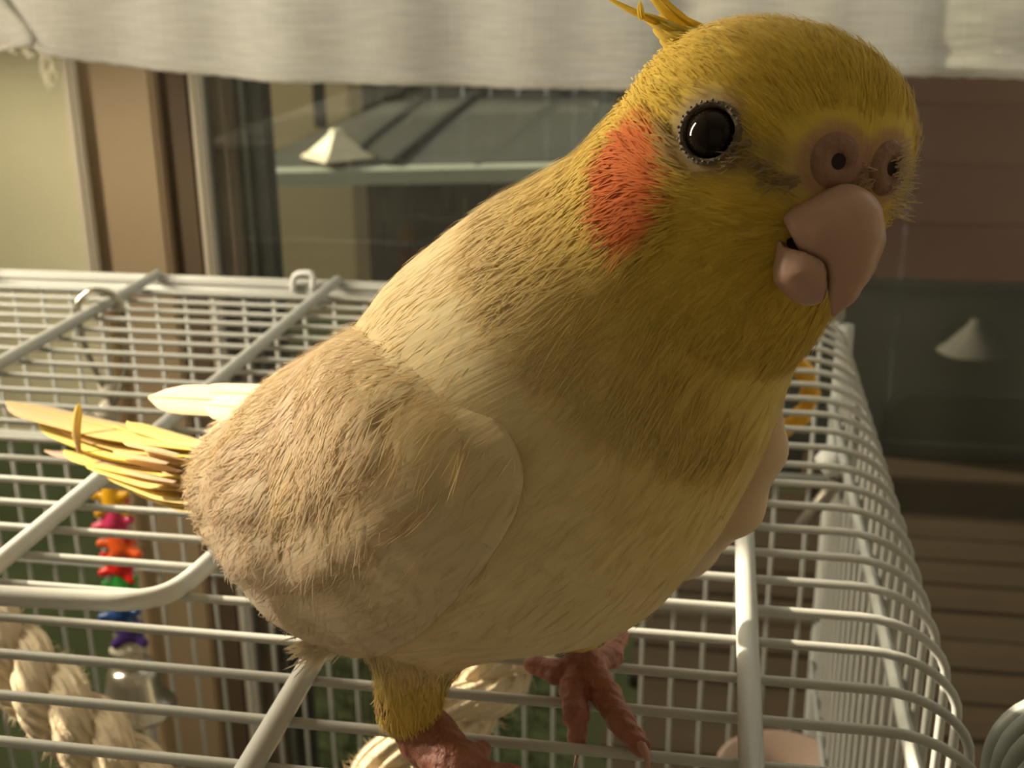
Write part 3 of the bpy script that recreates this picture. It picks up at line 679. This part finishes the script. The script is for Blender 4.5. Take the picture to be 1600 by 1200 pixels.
# wings: shells that lie over the flank; the folded outline is given in the picture, the depth by the body
def poly_sdf(x, y, poly):
    poly = np.asarray(poly, float); d = np.full(x.shape, 1e18); ins = np.zeros(x.shape, bool)
    for i in range(len(poly)):
        a, b = poly[i], poly[(i + 1) % len(poly)]; ex, ey = b - a; wx, wy = x - a[0], y - a[1]
        t = np.clip((wx * ex + wy * ey) / (ex * ex + ey * ey), 0, 1); d = np.minimum(d, (wx - ex * t) ** 2 + (wy - ey * t) ** 2)
        cr = (a[1] <= y) != (b[1] <= y)
        with np.errstate(divide='ignore', invalid='ignore'): xi = a[0] + (y - a[1]) * (b[0] - a[0]) / (b[1] - a[1])
        ins ^= cr & (x < xi)
    return np.sqrt(d) * np.where(ins, -1, 1)
def sm_poly(pts, n):
    P = smooth_path(np.vstack([np.asarray(pts, float), pts[0]]), n); return P[:-1]
WING = sm_poly([(650, 520), (735, 600), (795, 670), (818, 740), (806, 800), (765, 872), (700, 950), (632, 1008), (560, 1031), (495, 1010), (400, 975), (300, 930), (240, 820), (235, 640), (330, 560), (430, 520), (540, 480)], 70)
COVERT = sm_poly([(640, 540), (705, 590), (745, 650), (740, 730), (690, 800), (620, 850), (560, 900), (470, 940), (400, 930), (300, 880), (230, 760), (240, 600), (400, 500), (560, 480)], 60)
SCAP = sm_poly([(640, 540), (690, 580), (700, 640), (640, 730), (560, 800), (470, 850), (390, 850), (250, 800), (230, 700), (250, 600), (420, 480), (560, 480)], 60)
def wing_f(poly, th, soft):
    def f(p):
        x, y, d = pj(p); reg = poly_sdf(x, y, poly) * d / F
        lim = 14.4 + (880 - x) * 0.0062 + 1.1
        core = body_core(p)
        tw = 1 - sst(y, 600, 730); inn = sst(-reg, 0.0, 0.75); te = th * (1 - tw) + tw * ((th + 0.08) * inn - 0.08)
        r = smax(core - te, reg, soft); r = smax(r, (d - lim) * 0.8, 0.3)
        return smax(r, -(core + 0.22), 0.1)
    return f
wlo = CP[2:].min(0) - 2.7; whi = CP[2:].max(0) + 2.2; wlo[2] = 0.5
wing = None; wing_parts = []
for nm, poly, th, soft in (('wing', WING, 0.13, 0.10), ('coverts', COVERT, 0.19, 0.30), ('scapulars', SCAP, 0.23, 0.45)):
    wv, wf, wn = nets(wing_f(poly, th, soft), wlo, whi, 0.062)
    s, hw, fl, uv = flow_info(wv)
    amp = 0.05 if nm != 'wing' else 0.02
    wv2 = wv + wn * (amp * vnoise(uv * np.array([0.30, 0.30, 0.35]) + 5))[:, None]
    px_, py_, _ = pj(wv)
    k = np.clip((vnoise(uv * np.array([.25, .25, .3]) + 9) + 0.12) * 1.4, 0, 1)[:, None] * (0.55 if nm != 'wing' else 0.15)
    bl = sst(s, 2.6, 5.6)[:, None]; c = C_BUFF * (1 - bl) + C_WING * bl
    c = c * (1 - k) + np.array([0.84, 0.66, 0.28]) * k
    c = c * (1 + 0.10 * vnoise(uv * np.array([1.2, 1.2, .5])))[:, None]
    o = mk(nm, (wv2, wf), M['plume'], bird if wing is None else wing); setcol(o, np.clip(c, 0, 1), uv); wing_parts.append((wv2, wn, fl, uv, c, nm))
    if wing is None: wing = o
# wing on the far side, its bend showing beyond the breast
fw = [(at(1199, 632, 14.5), pu(24, 14.5)), (at(1184, 700, 14.8), pu(40, 14.8)), (at(1146, 790, 15.3), pu(42, 15.3)), (at(1060, 840, 16.6), pu(60, 16.6)), (at(900, 780, 18.0), pu(60, 18.0))]
def farw(p):
    d = None
    for i in range(len(fw) - 1):
        e = cone(p, fw[i][0], fw[i + 1][0], fw[i][1], fw[i + 1][1]); d = e if d is None else smin(d, e, 0.25)
    return d
pp = np.array([q[0] for q in fw]); v, f, nrm = nets(farw, pp.min(0) - .8, pp.max(0) + .8, 0.06)
s, hw, fl, uv = flow_info(v); o = mk('wing', (v, f), M['plume'], bird); setcol(o, np.tile(np.array([0.80, 0.60, 0.40]), (len(v), 1)), uv)

# feathers: long blades with a shaft, used for tail, wing tips and crest
def feather(path, w, normal, prof=None, cup=0.12, n=16):
    P = smooth_path(path, n); T = np.gradient(P, axis=0); T /= np.linalg.norm(T, axis=1)[:, None]
    nn = np.asarray(normal, float); V = []; Fs = []
    for i in range(n):
        u = i / (n - 1); B = np.cross(T[i], nn); B /= np.linalg.norm(B); N = np.cross(B, T[i])
        ww = w * (min(1, 0.45 + 1.2 * u) * (1 - max(0, (u - 0.80) / 0.20) ** 2.2 * 0.92) if prof is None else prof(u))
        for k in (-1, -.5, 0, .5, 1): V.append(P[i] + B * ww * k - N * cup * ww * abs(k) * (1 + .15 * math.sin(9 * u + k)))
    m_ = len(V)
    V += [np.array(q) - nn / np.linalg.norm(nn) * 0.012 for q in V]
    for i in range(n - 1):
        for k in range(4):
            a = i * 5 + k; Fs.append([a, a + 1, a + 6, a + 5]); Fs.append([m_ + a, m_ + a + 5, m_ + a + 6, m_ + a + 1])
    for i in range(n - 1):
        for a, b in ((i * 5, i * 5 + 5), (i * 5 + 9, i * 5 + 4)): Fs.append([a, b, m_ + b, m_ + a])
    return np.array(V), Fs, P
def add_feather(name, path, w, normal, c0, c1, mt, prof=None, cup=0.12, shaft=0.018):
    v, f, P = feather(path, w, normal, prof, cup); o = mk(name, (v, f), mt, bird)
    u = np.tile(np.repeat(np.linspace(0, 1, len(P)), 5), 2)[:, None]; k = np.tile(np.tile(np.array([-1, -.5, 0, .5, 1.]), len(P)), 2)
    c = np.asarray(c0) * (1 - u) + np.asarray(c1) * u
    setcol(o, np.clip(c, 0, 1), np.stack([k * 9 + u[:, 0] * 3, u[:, 0] * 2, k * 0], 1))
    if shaft:
        sh_ = mk('shaft', tube(P + np.asarray(normal) / np.linalg.norm(normal) * 0.012, np.linspace(shaft, shaft * .3, len(P)), 5), mt, o); setcol(sh_, np.tile(np.asarray(c0) * 0.85, (len(sh_.data.vertices), 1)))
    return o
CY_ = (0.90, 0.76, 0.24); CT_ = (0.60, 0.43, 0.26); CW_ = (0.86, 0.68, 0.36)
TN = np.array([-.1, .1, 1.0])
TAIL = [  # base px, mid px, tip px, half-width px, tip depth, colours
    ((345, 700), (170, 668), (10, 628), 30, 22.6, CY_, CT_),
    ((345, 712), (185, 690), (38, 634), 22, 22.3, CY_, CT_),
    ((345, 722), (190, 705), (60, 660), 22, 22.0, CY_, CY_),
    ((345, 738), (215, 722), (70, 704), 15, 21.6, CT_, (0.70, 0.48, 0.40)),
    ((345, 745), (225, 732), (100, 704), 22, 21.2, CY_, CY_),
    ((345, 765), (240, 748), (130, 712), 24, 20.8, CW_, CY_),
    ((350, 785), (262, 766), (165, 726), 24, 20.4, CW_, CY_),
    ((352, 800), (290, 785), (205, 752), 20, 20.0, CW_, CY_),
    ((345, 695), (270, 690), (180, 664), 20, 20.6, CT_, CY_),
    ((345, 700), (275, 683), (198, 659), 15, 20.2, CW_, CY_),
]
for i, (b0, b1, b2, w, dt, c0, c1) in enumerate(TAIL):
    d0 = 17.9 - i * 0.035
    add_feather('tail_feather', [at(*b0, d0), at(*b1, d0 * .45 + dt * .55), at(*b2, dt)], pu(w * 1.15, 20), TN + np.array([0, 0.02 * (i % 3 - 1), 0]), c0, c1, M['plume_thin'])
    j_ = lambda q, a: (q[0] + rnd.uniform(-a, a), q[1] + rnd.uniform(-a, a) * .6 + 7)
    add_feather('tail_feather', [at(*j_(b0, 4), d0 + .03), at(*j_(b1, 8), d0 * .45 + dt * .55 + .1), at(b2[0] + rnd.uniform(8, 40), b2[1] + rnd.uniform(2, 12), dt + .1)], pu(w * .8, 20), TN + np.array([0, 0.05, 0]), c0, c1, M['plume_thin'])
add_feather('tail_feather', [at(124, 708, 20.4), at(119, 675, 20.4), at(123, 630, 20.4)], pu(7, 20), -CF, CT_, CY_, M['plume_thin'])
# barbs along the tail: fine dark-edged splits
for i in range(14):
    x = rnd.uniform(215, 305); y = 705 + (x - 215) * 0.35 + rnd.uniform(-18, 40)
    add_feather('tail_barb', [at(x + 40, y + 10, 18.3), at(x, y + 1, 18.6), at(x - 45, y - 9, 19.0)], pu(rnd.uniform(5, 9), 19), TN, (0.78, 0.62, 0.46), CW_, M['plume_thin'], shaft=0)
# long primaries crossing over the rump
for (b0, b1, b2, w, d0, d1) in (((520, 640), (390, 628), (232, 620), 30, 17.2, 19.6), ((520, 625), (400, 616), (300, 612), 20, 17.5, 19.3), ((500, 655), (410, 640), (320, 632), 26, 17.0, 18.8)):
    add_feather('primary_feather', [at(*b0, d0), at(*b1, (d0 + d1) / 2), at(*b2, d1)], pu(w, 18.5), np.array([-.3, -.5, .8]), (0.78, 0.60, 0.34), (0.76, 0.56, 0.38), M['plume'], cup=0.05)
# crest
CRE = [((1078, 52), (1010, 26), (948, -4), 6, 12.2), ((1086, 46), (1046, 16), (1008, -26), 12, 12.3), ((1100, 44), (1058, 26), (1030, -4), 9, 12.4), ((1085, 58), (1045, 42), (1003, 20), 13, 12.1), ((1080, 66), (1050, 56), (1022, 40), 14, 12.0),
       ((1100, 62), (1060, 52), (1015, 30), 13, 12.1), ((1112, 55), (1070, 42), (1030, 24), 13, 12.3), ((1075, 74), (1052, 68), (1034, 58), 12, 11.9), ((1120, 60), (1085, 52), (1050, 40), 14, 12.0), ((1095, 72), (1065, 70), (1036, 72), 11, 11.9), ((1004, 30), (1001, 16), (1000, 2), 5, 12.2)]
for b0, b1, b2, w, d in CRE:
    add_feather('crest_feather', [at(*b0, d - .05), at(*b1, d), at(*b2, d + .25)], pu(w * 1.6, 12), -CF + 0.4 * CU, (0.95, 0.72, 0.08), (0.95, 0.78, 0.18), M['plume_thin'], prof=lambda u: (0.5 + u) * (1 - u) ** .6 + .04)

# down strands that lie along the plumage
def strands(name, P, N, FL, C, n, Lr, w, lift, parent, wild=0.15, clump=0.0):
    idx = rng.choice(len(P), n, replace=n > len(P)); p = P[idx] + rng.normal(0, 0.02, (n, 3)); nn = N[idx]; f = FL[idx]
    f = f - nn * np.sum(f * nn, 1)[:, None]; f /= np.linalg.norm(f, axis=1)[:, None] + 1e-9
    b = np.cross(nn, f); 
    j = vnoise(p * 1.6 + 3)[:, None] * wild * 3 + rng.normal(0, wild, (n, 1)); f = f + b * j; f /= np.linalg.norm(f, axis=1)[:, None]; b = np.cross(nn, f)
    L = rng.uniform(*Lr, (n, 1)); bend = rng.normal(0, .10, (n, 1)); lf = lift * rng.uniform(.3, 1.3, (n, 1)) + vnoise(p * 2.2)[:, None] * lift
    V = np.empty((n, 7, 3)); us = (0, .4, .8)
    for k, u in enumerate(us):
        ctr = p + f * L * u + b * bend * L * u * u + nn * (0.004 + lf * u * (1.25 - u) * 1.6)
        ww = w * (0.55 + u * 1.0 if u < .5 else 1.5 - u * 1.0)
        V[:, 2 * k] = ctr - b * ww; V[:, 2 * k + 1] = ctr + b * ww
    V[:, 6] = p + f * L + b * bend * L + nn * (0.004 + lf * .4)
    base = np.arange(n)[:, None] * 7
    Fq = np.concatenate([base + np.array([0, 1, 3, 2]), base + np.array([2, 3, 5, 4])]).tolist() + (base + np.array([4, 5, 6])).tolist()
    o = mk(name, (V.reshape(-1, 3), Fq), M['down'], parent); props(o, kind='stuff')
    c = np.repeat(C[idx] * rng.uniform(0.92, 1.08, (n, 1)), 7, axis=0); setcol(o, np.clip(c, 0, 1)); return o
px_, py_, pd_ = pj(bv); face = (bn @ CF) < 0.35
dists = np.stack([np.linalg.norm(bv - q, axis=1) for q in (eye_p, mirror(eye_p))], 1).min(1)
dbk = np.stack([np.linalg.norm(bv - q, axis=1) for q in (cere_p, mirror(cere_p), at(1300, 400, 11.3))], 1).min(1)
s_b, hw_b, fl_b, uv_b = flow_info(bv)
okv = (dists > 0.38) & (dbk > 0.45)
sel = np.where(okv & (s_b < 2.2))[0]; strands('head_down', bv[sel], bn[sel], fl_b[sel], cols[sel], 26000, (.10, .24), .006, .006, body, .10)
chk = np.where(ell(bv, cheek_p, (0.46, 0.66, 1)) < 1)[0]; strands('cheek_down', bv[chk], bn[chk], fl_b[chk] + 0.15 * CU * 0, cols[chk], 2600, (.18, .36), .008, .024, body, .16)
sel = np.where((s_b >= 1.6) & (s_b < 9))[0]; strands('breast_down', bv[sel], bn[sel], fl_b[sel], cols[sel], 16000, (.12, .26), .006, .003, body, .10)
nape = np.where((s_b > 0.9) & (s_b < 3.2) & (px_ - 0.6 * py_ + rng.normal(0, 35, len(px_)) < 745) & face)[0]; strands('nape_down', bv[nape], bn[nape], fl_b[nape], cols[nape], 4500, (.25, .5), .006, .010, body, .2)
lgs = np.where((cone(bv, leg_a, leg_b, .6, .45) < .12) & (bv[:, 2] < 2.6))[0]; strands('thigh_down', bv[lgs], bn[lgs], np.tile([0.15, 0, -1.0], (len(lgs), 1)), cols[lgs], 2500, (.14, .3), .009, .03, body, .2)
for (wv, wn, wfl, wuv, wc, nm), n_, L_, li in zip(wing_parts, (8000, 7000, 7000), ((.15, .35), (.3, .6), (.3, .6)), (.008, .020, .026)):
    fdn = wfl + np.array([0.1, 0, -0.35]) * 1.0
    strands('wing_down', wv, wn, fdn, wc, n_, L_, .008, li, wing, .18)
# tuft under the wing's hem
tf = np.array([at(x, y, 15.6) for x, y in zip(rng.uniform(480, 545, 140), rng.uniform(985, 1022, 140))]); tn = np.tile(-CF, (140, 1))
strands('wing_tuft', tf, tn, np.tile(-0.9 * CR - 0.25 * CU, (140, 1)), np.tile(np.array([.86, .74, .54]), (140, 1)), 140, (.2, .5), .012, .05, wing, .4)

# eyes
M['eye'] = mat('eye', (0.010, 0.005, 0.003), 0.03, spec=0.25); M['lid'] = mat('eye_ring_skin', (0.20, 0.15, 0.105), 0.7, noise=(700, .4), bump=(900, .6))
def settle(p):
    for _ in range(12):
        e = 0.02; d = float(body_f(p[None])[0]); g = np.array([float(body_f((p + np.eye(3)[i] * e)[None])[0] - body_f((p - np.eye(3)[i] * e)[None])[0]) for i in range(3)]) / (2 * e)
        p = p - g * d / (g @ g)
    return p, g / np.linalg.norm(g)
for p, nrm in ((eye_p, eye_n), settle(mirror(eye_p) - 0.5 * FD)):
    c = p - nrm * 0.13
    e = mk('eye', lathe([(0.258 * math.sin(a), 0.258 * math.cos(a)) for a in np.linspace(0.001, 2.2, 18)], c, nrm, 32), M['eye'], bird)
    mk('eye_ring', lathe([(0.300, 0.105), (0.285, 0.15), (0.262, 0.165), (0.243, 0.15), (0.232, 0.09)], c, nrm, 40), M['lid'], e)
    # beaded lid edge
    N1 = np.cross(nrm, HUP); N1 /= np.linalg.norm(N1); N2 = np.cross(nrm, N1); V = []
    for k in range(34):
        a = 2 * math.pi * k / 34; V.append(blob(c + nrm * 0.172 + (N1 * math.cos(a) + N2 * math.sin(a)) * (0.270 + .014 * (k % 2)), 0.011 + 0.006 * rnd.random(), k))
    props(mk('lid_beads', join(V), M['lid'], e), kind='stuff')
# ceres with nostrils
M['cere'] = mat('cere_skin', (0.33, 0.165, 0.11), 0.55, noise=(500, .25), bump=(800, .5)); M['hole'] = mat('nostril', (0.02, 0.008, 0.006), 0.8)
for p, nrm in ((cere_p, cere_n), (mirror(cere_p), mirv(cere_n))):
    c = p - nrm * 0.10
    e = mk('cere', lathe([(0.285, 0.0), (0.25, 0.10), (0.20, 0.145), (0.14, 0.150), (0.075, 0.132), (0.06, 0.05)], c, nrm, 28), M['cere'], bird)
    mk('nostril', lathe([(0.082, 0.129), (0.05, 0.124), (0.001, 0.122)], c, nrm, 16), M['hole'], e)
# beak
M['beak'] = mat('beak_horn', (0.58, 0.355, 0.27), 0.34, noise=(180, .12), bump=(350, .12), spec=0.4)
BKD = 11.25
def bp_(x, y, d): return at(x, y, d)
UP = [(1256, 356, 10.97, 36), (1288, 358, 10.96, 48), (1316, 352, 10.99, 61), (1326, 378, 10.98, 52), (1325, 415, 10.98, 38), (1317, 455, 11.0, 22), (1303, 491, 11.06, 5)]
def upper(p):
    d = None
    for a, b in zip(UP[:-1], UP[1:]):
        e = cone(p, at(a[0], a[1], a[2]), at(b[0], b[1], b[2]), pu(a[3], a[2]), pu(b[3], b[2])); d = e if d is None else smin(d, e, 0.08)
    return d
LOW = [(1252, 382, 11.10, 38), (1258, 425, 11.08, 44), (1266, 447, 11.08, 28)]
def lower(p):
    d = None
    for a, b in zip(LOW[:-1], LOW[1:]):
        e = cone(p, at(a[0], a[1], a[2]), at(b[0], b[1], b[2]), pu(a[3], a[2]), pu(b[3], b[2])); d = e if d is None else smin(d, e, 0.12)
    return smax(d, -(upper(p) - 0.025), 0.02)
lo_, hi_ = at(1300, 400, 11.3) - 1.0, at(1300, 400, 11.3) + 1.0
# the cutting edge: trim the upper half along the gape line
GP = np.array([(1130, 250), (1228, 352), (1246, 388), (1262, 404), (1288, 411), (1294, 470), (1288, 540), (1100, 540)])
def upper_t(p):
    x, y, d = pj(p); return smax(upper(p), -poly_sdf(x, y, GP) * d / F, 0.03)
v, f, nrm = nets(upper_t, lo_, hi_, 0.03); bk = mk('upper_beak', (v, f), M['beak'], bird)
v, f, nrm = nets(lower, lo_, hi_, 0.03); mk('lower_beak', (v, f), M['beak'], bird)
mk('mouth', blob(at(1266, 392, 11.22), 0.28, 2, (1, .7, 1)), M['hole'], bird)
# bristles round the cere
def bristles(name, pts, dirs, L, n, r, c):
    V = []
    for k in range(n):
        i = rnd.randrange(len(pts)); p = pts[i] + np.array([rnd.gauss(0, .03) for _ in range(3)]); d = dirs[i] + np.array([rnd.gauss(0, .22) for _ in range(3)]); d /= np.linalg.norm(d); l = rnd.uniform(*L)
        V.append(tube([p, p + d * l * .5, p + d * l + np.array([0, 0, -.04 * l])], [r, r * .8, r * .2], 4, False))
    o = mk(name, join(V), M['down'], bird); setcol(o, np.tile(c, (len(o.data.vertices), 1))); return props(o, kind='stuff')
mc = mirror(cere_p); mn = mirv(cere_n)
cp_ = [mc + CU * u + CR * (0.06 - 0.25 * u * u) for u in np.linspace(-.42, .18, 14)]
bristles('cere_bristles', cp_, [CR * .9 + CU * (0.55 * (i - 5) / 9) - CF * .1 for i in range(14)], (.08, .2), 110, .007, np.array([.90, .74, .48]))
rim = [at(x, y, 11.0) for x, y in ((1235, 312), (1255, 306), (1280, 305), (1300, 306), (1320, 300), (1335, 290), (1360, 286), (1265, 296), (1240, 292), (1345, 270), (1360, 262))]
bristles('lore_bristles', rim, [-.55 * CR - .25 * CU - .25 * CF] * len(rim), (.06, .16), 160, .008, np.array([.62, .42, .27]))
lz = [surf(x, y)[0] for x, y in ((1165, 240), (1185, 255), (1205, 262), (1225, 272), (1245, 282), (1175, 225), (1215, 285), (1150, 252))]
bristles('lore_bristles', lz, [-.8 * CR - .2 * CU - .2 * CF] * len(lz), (.06, .2), 200, .006, np.array([.50, .36, .20]))

# feet: two toes forward, two back, scaly skin and claws
M['skin'] = mat('foot_skin', (0.40, 0.155, 0.105), 0.5, noise=(420, .35), bump=(650, .9)); M['claw'] = mat('claw', (0.50, 0.27, 0.19), 0.35, noise=(200, .15))
def foot(tarsus, toes, h=0.045):
    pr = [(np.asarray(a), np.asarray(b), ra, rb) for a, b, ra, rb in tarsus]
    for pts in toes:
        for (a, ra), (b, rb) in zip(pts[:-1], pts[1:]): pr.append((np.asarray(a), np.asarray(b), ra, rb))
    def f(p):
        d = None
        for q in pr: e = cone(p, *q); d = e if d is None else smin(d, e, 0.09)
        return d
    A = np.array([q[0] for q in pr] + [q[1] for q in pr]); v, fc, nn = nets(f, A.min(0) - .6, A.max(0) + .6, h)
    ring = vnoise(v * 7.0) * 0.03 + 0.012 * np.sin((v @ np.array([3.1, 9.0, 4.0])) * 4)
    o = mk('foot', (v + nn * ring[:, None], fc), M['skin'], bird)
    return o
def claw(o, a, b, c, r): mk('claw', tube(smooth_path([a, b, c], 10), np.linspace(r, r * .12, 10), 8), M['claw'], o)
z = lambda x, y, h: onz(x, y, h)
hub = z(918, 1040, 0.42)
t1 = [(hub, .22), (z(948, 1088, .33), .19), (z(972, 1130, .28), .165), (z(1000, 1165, .22), .14)]
t2 = [(hub, .22), (z(896, 1075, .30), .18), (z(900, 1118, .24), .16), (z(903, 1158, 0.0), .12)]
t3 = [(hub, .2), (z(870, 1050, .33), .16), (z(834, 1040, .33), .13)]
t4 = [(hub, .2), (z(955, 1025, .30), .15), (z(967, 995, .26), .13), (z(966, 984, .2), .12)]
fo = foot([(hub, at(895, 985, 16.9), .22, .24)], [t1, t2, t3, t4])
claw(fo, z(998, 1160, .26), z(1010, 1180, .26), z(1014, 1215, .02), .085); claw(fo, z(903, 1155, -.02), z(903, 1175, -.12), z(896, 1205, -.25), .07)
hub2 = z(712, 1196, 0.42)
n1 = [(hub2, .26), (z(760, 1215, .33), .19), (z(800, 1212, .3), .15)]
n2 = [(hub2, .26), (z(745, 1250, .33), .18), (z(790, 1290, .25), .14)]
n3 = [(hub2, .24), (z(680, 1240, .33), .17), (z(660, 1265, .25), .13)]
n4 = [(hub2, .24), (z(740, 1185, .3), .16), (z(752, 1172, .2), .12)]
fo2 = foot([(at(630, 1098, 15.35), at(668, 1150, 15.5), .36, .36), (at(668, 1150, 15.5), hub2, .36, .32)], [n1, n2, n3, n4])
claw(fo2, z(798, 1212, .3), z(815, 1222, .3), z(822, 1240, .1), .08); claw(fo2, z(788, 1288, .25), z(800, 1305, .25), z(806, 1325, .05), .08)
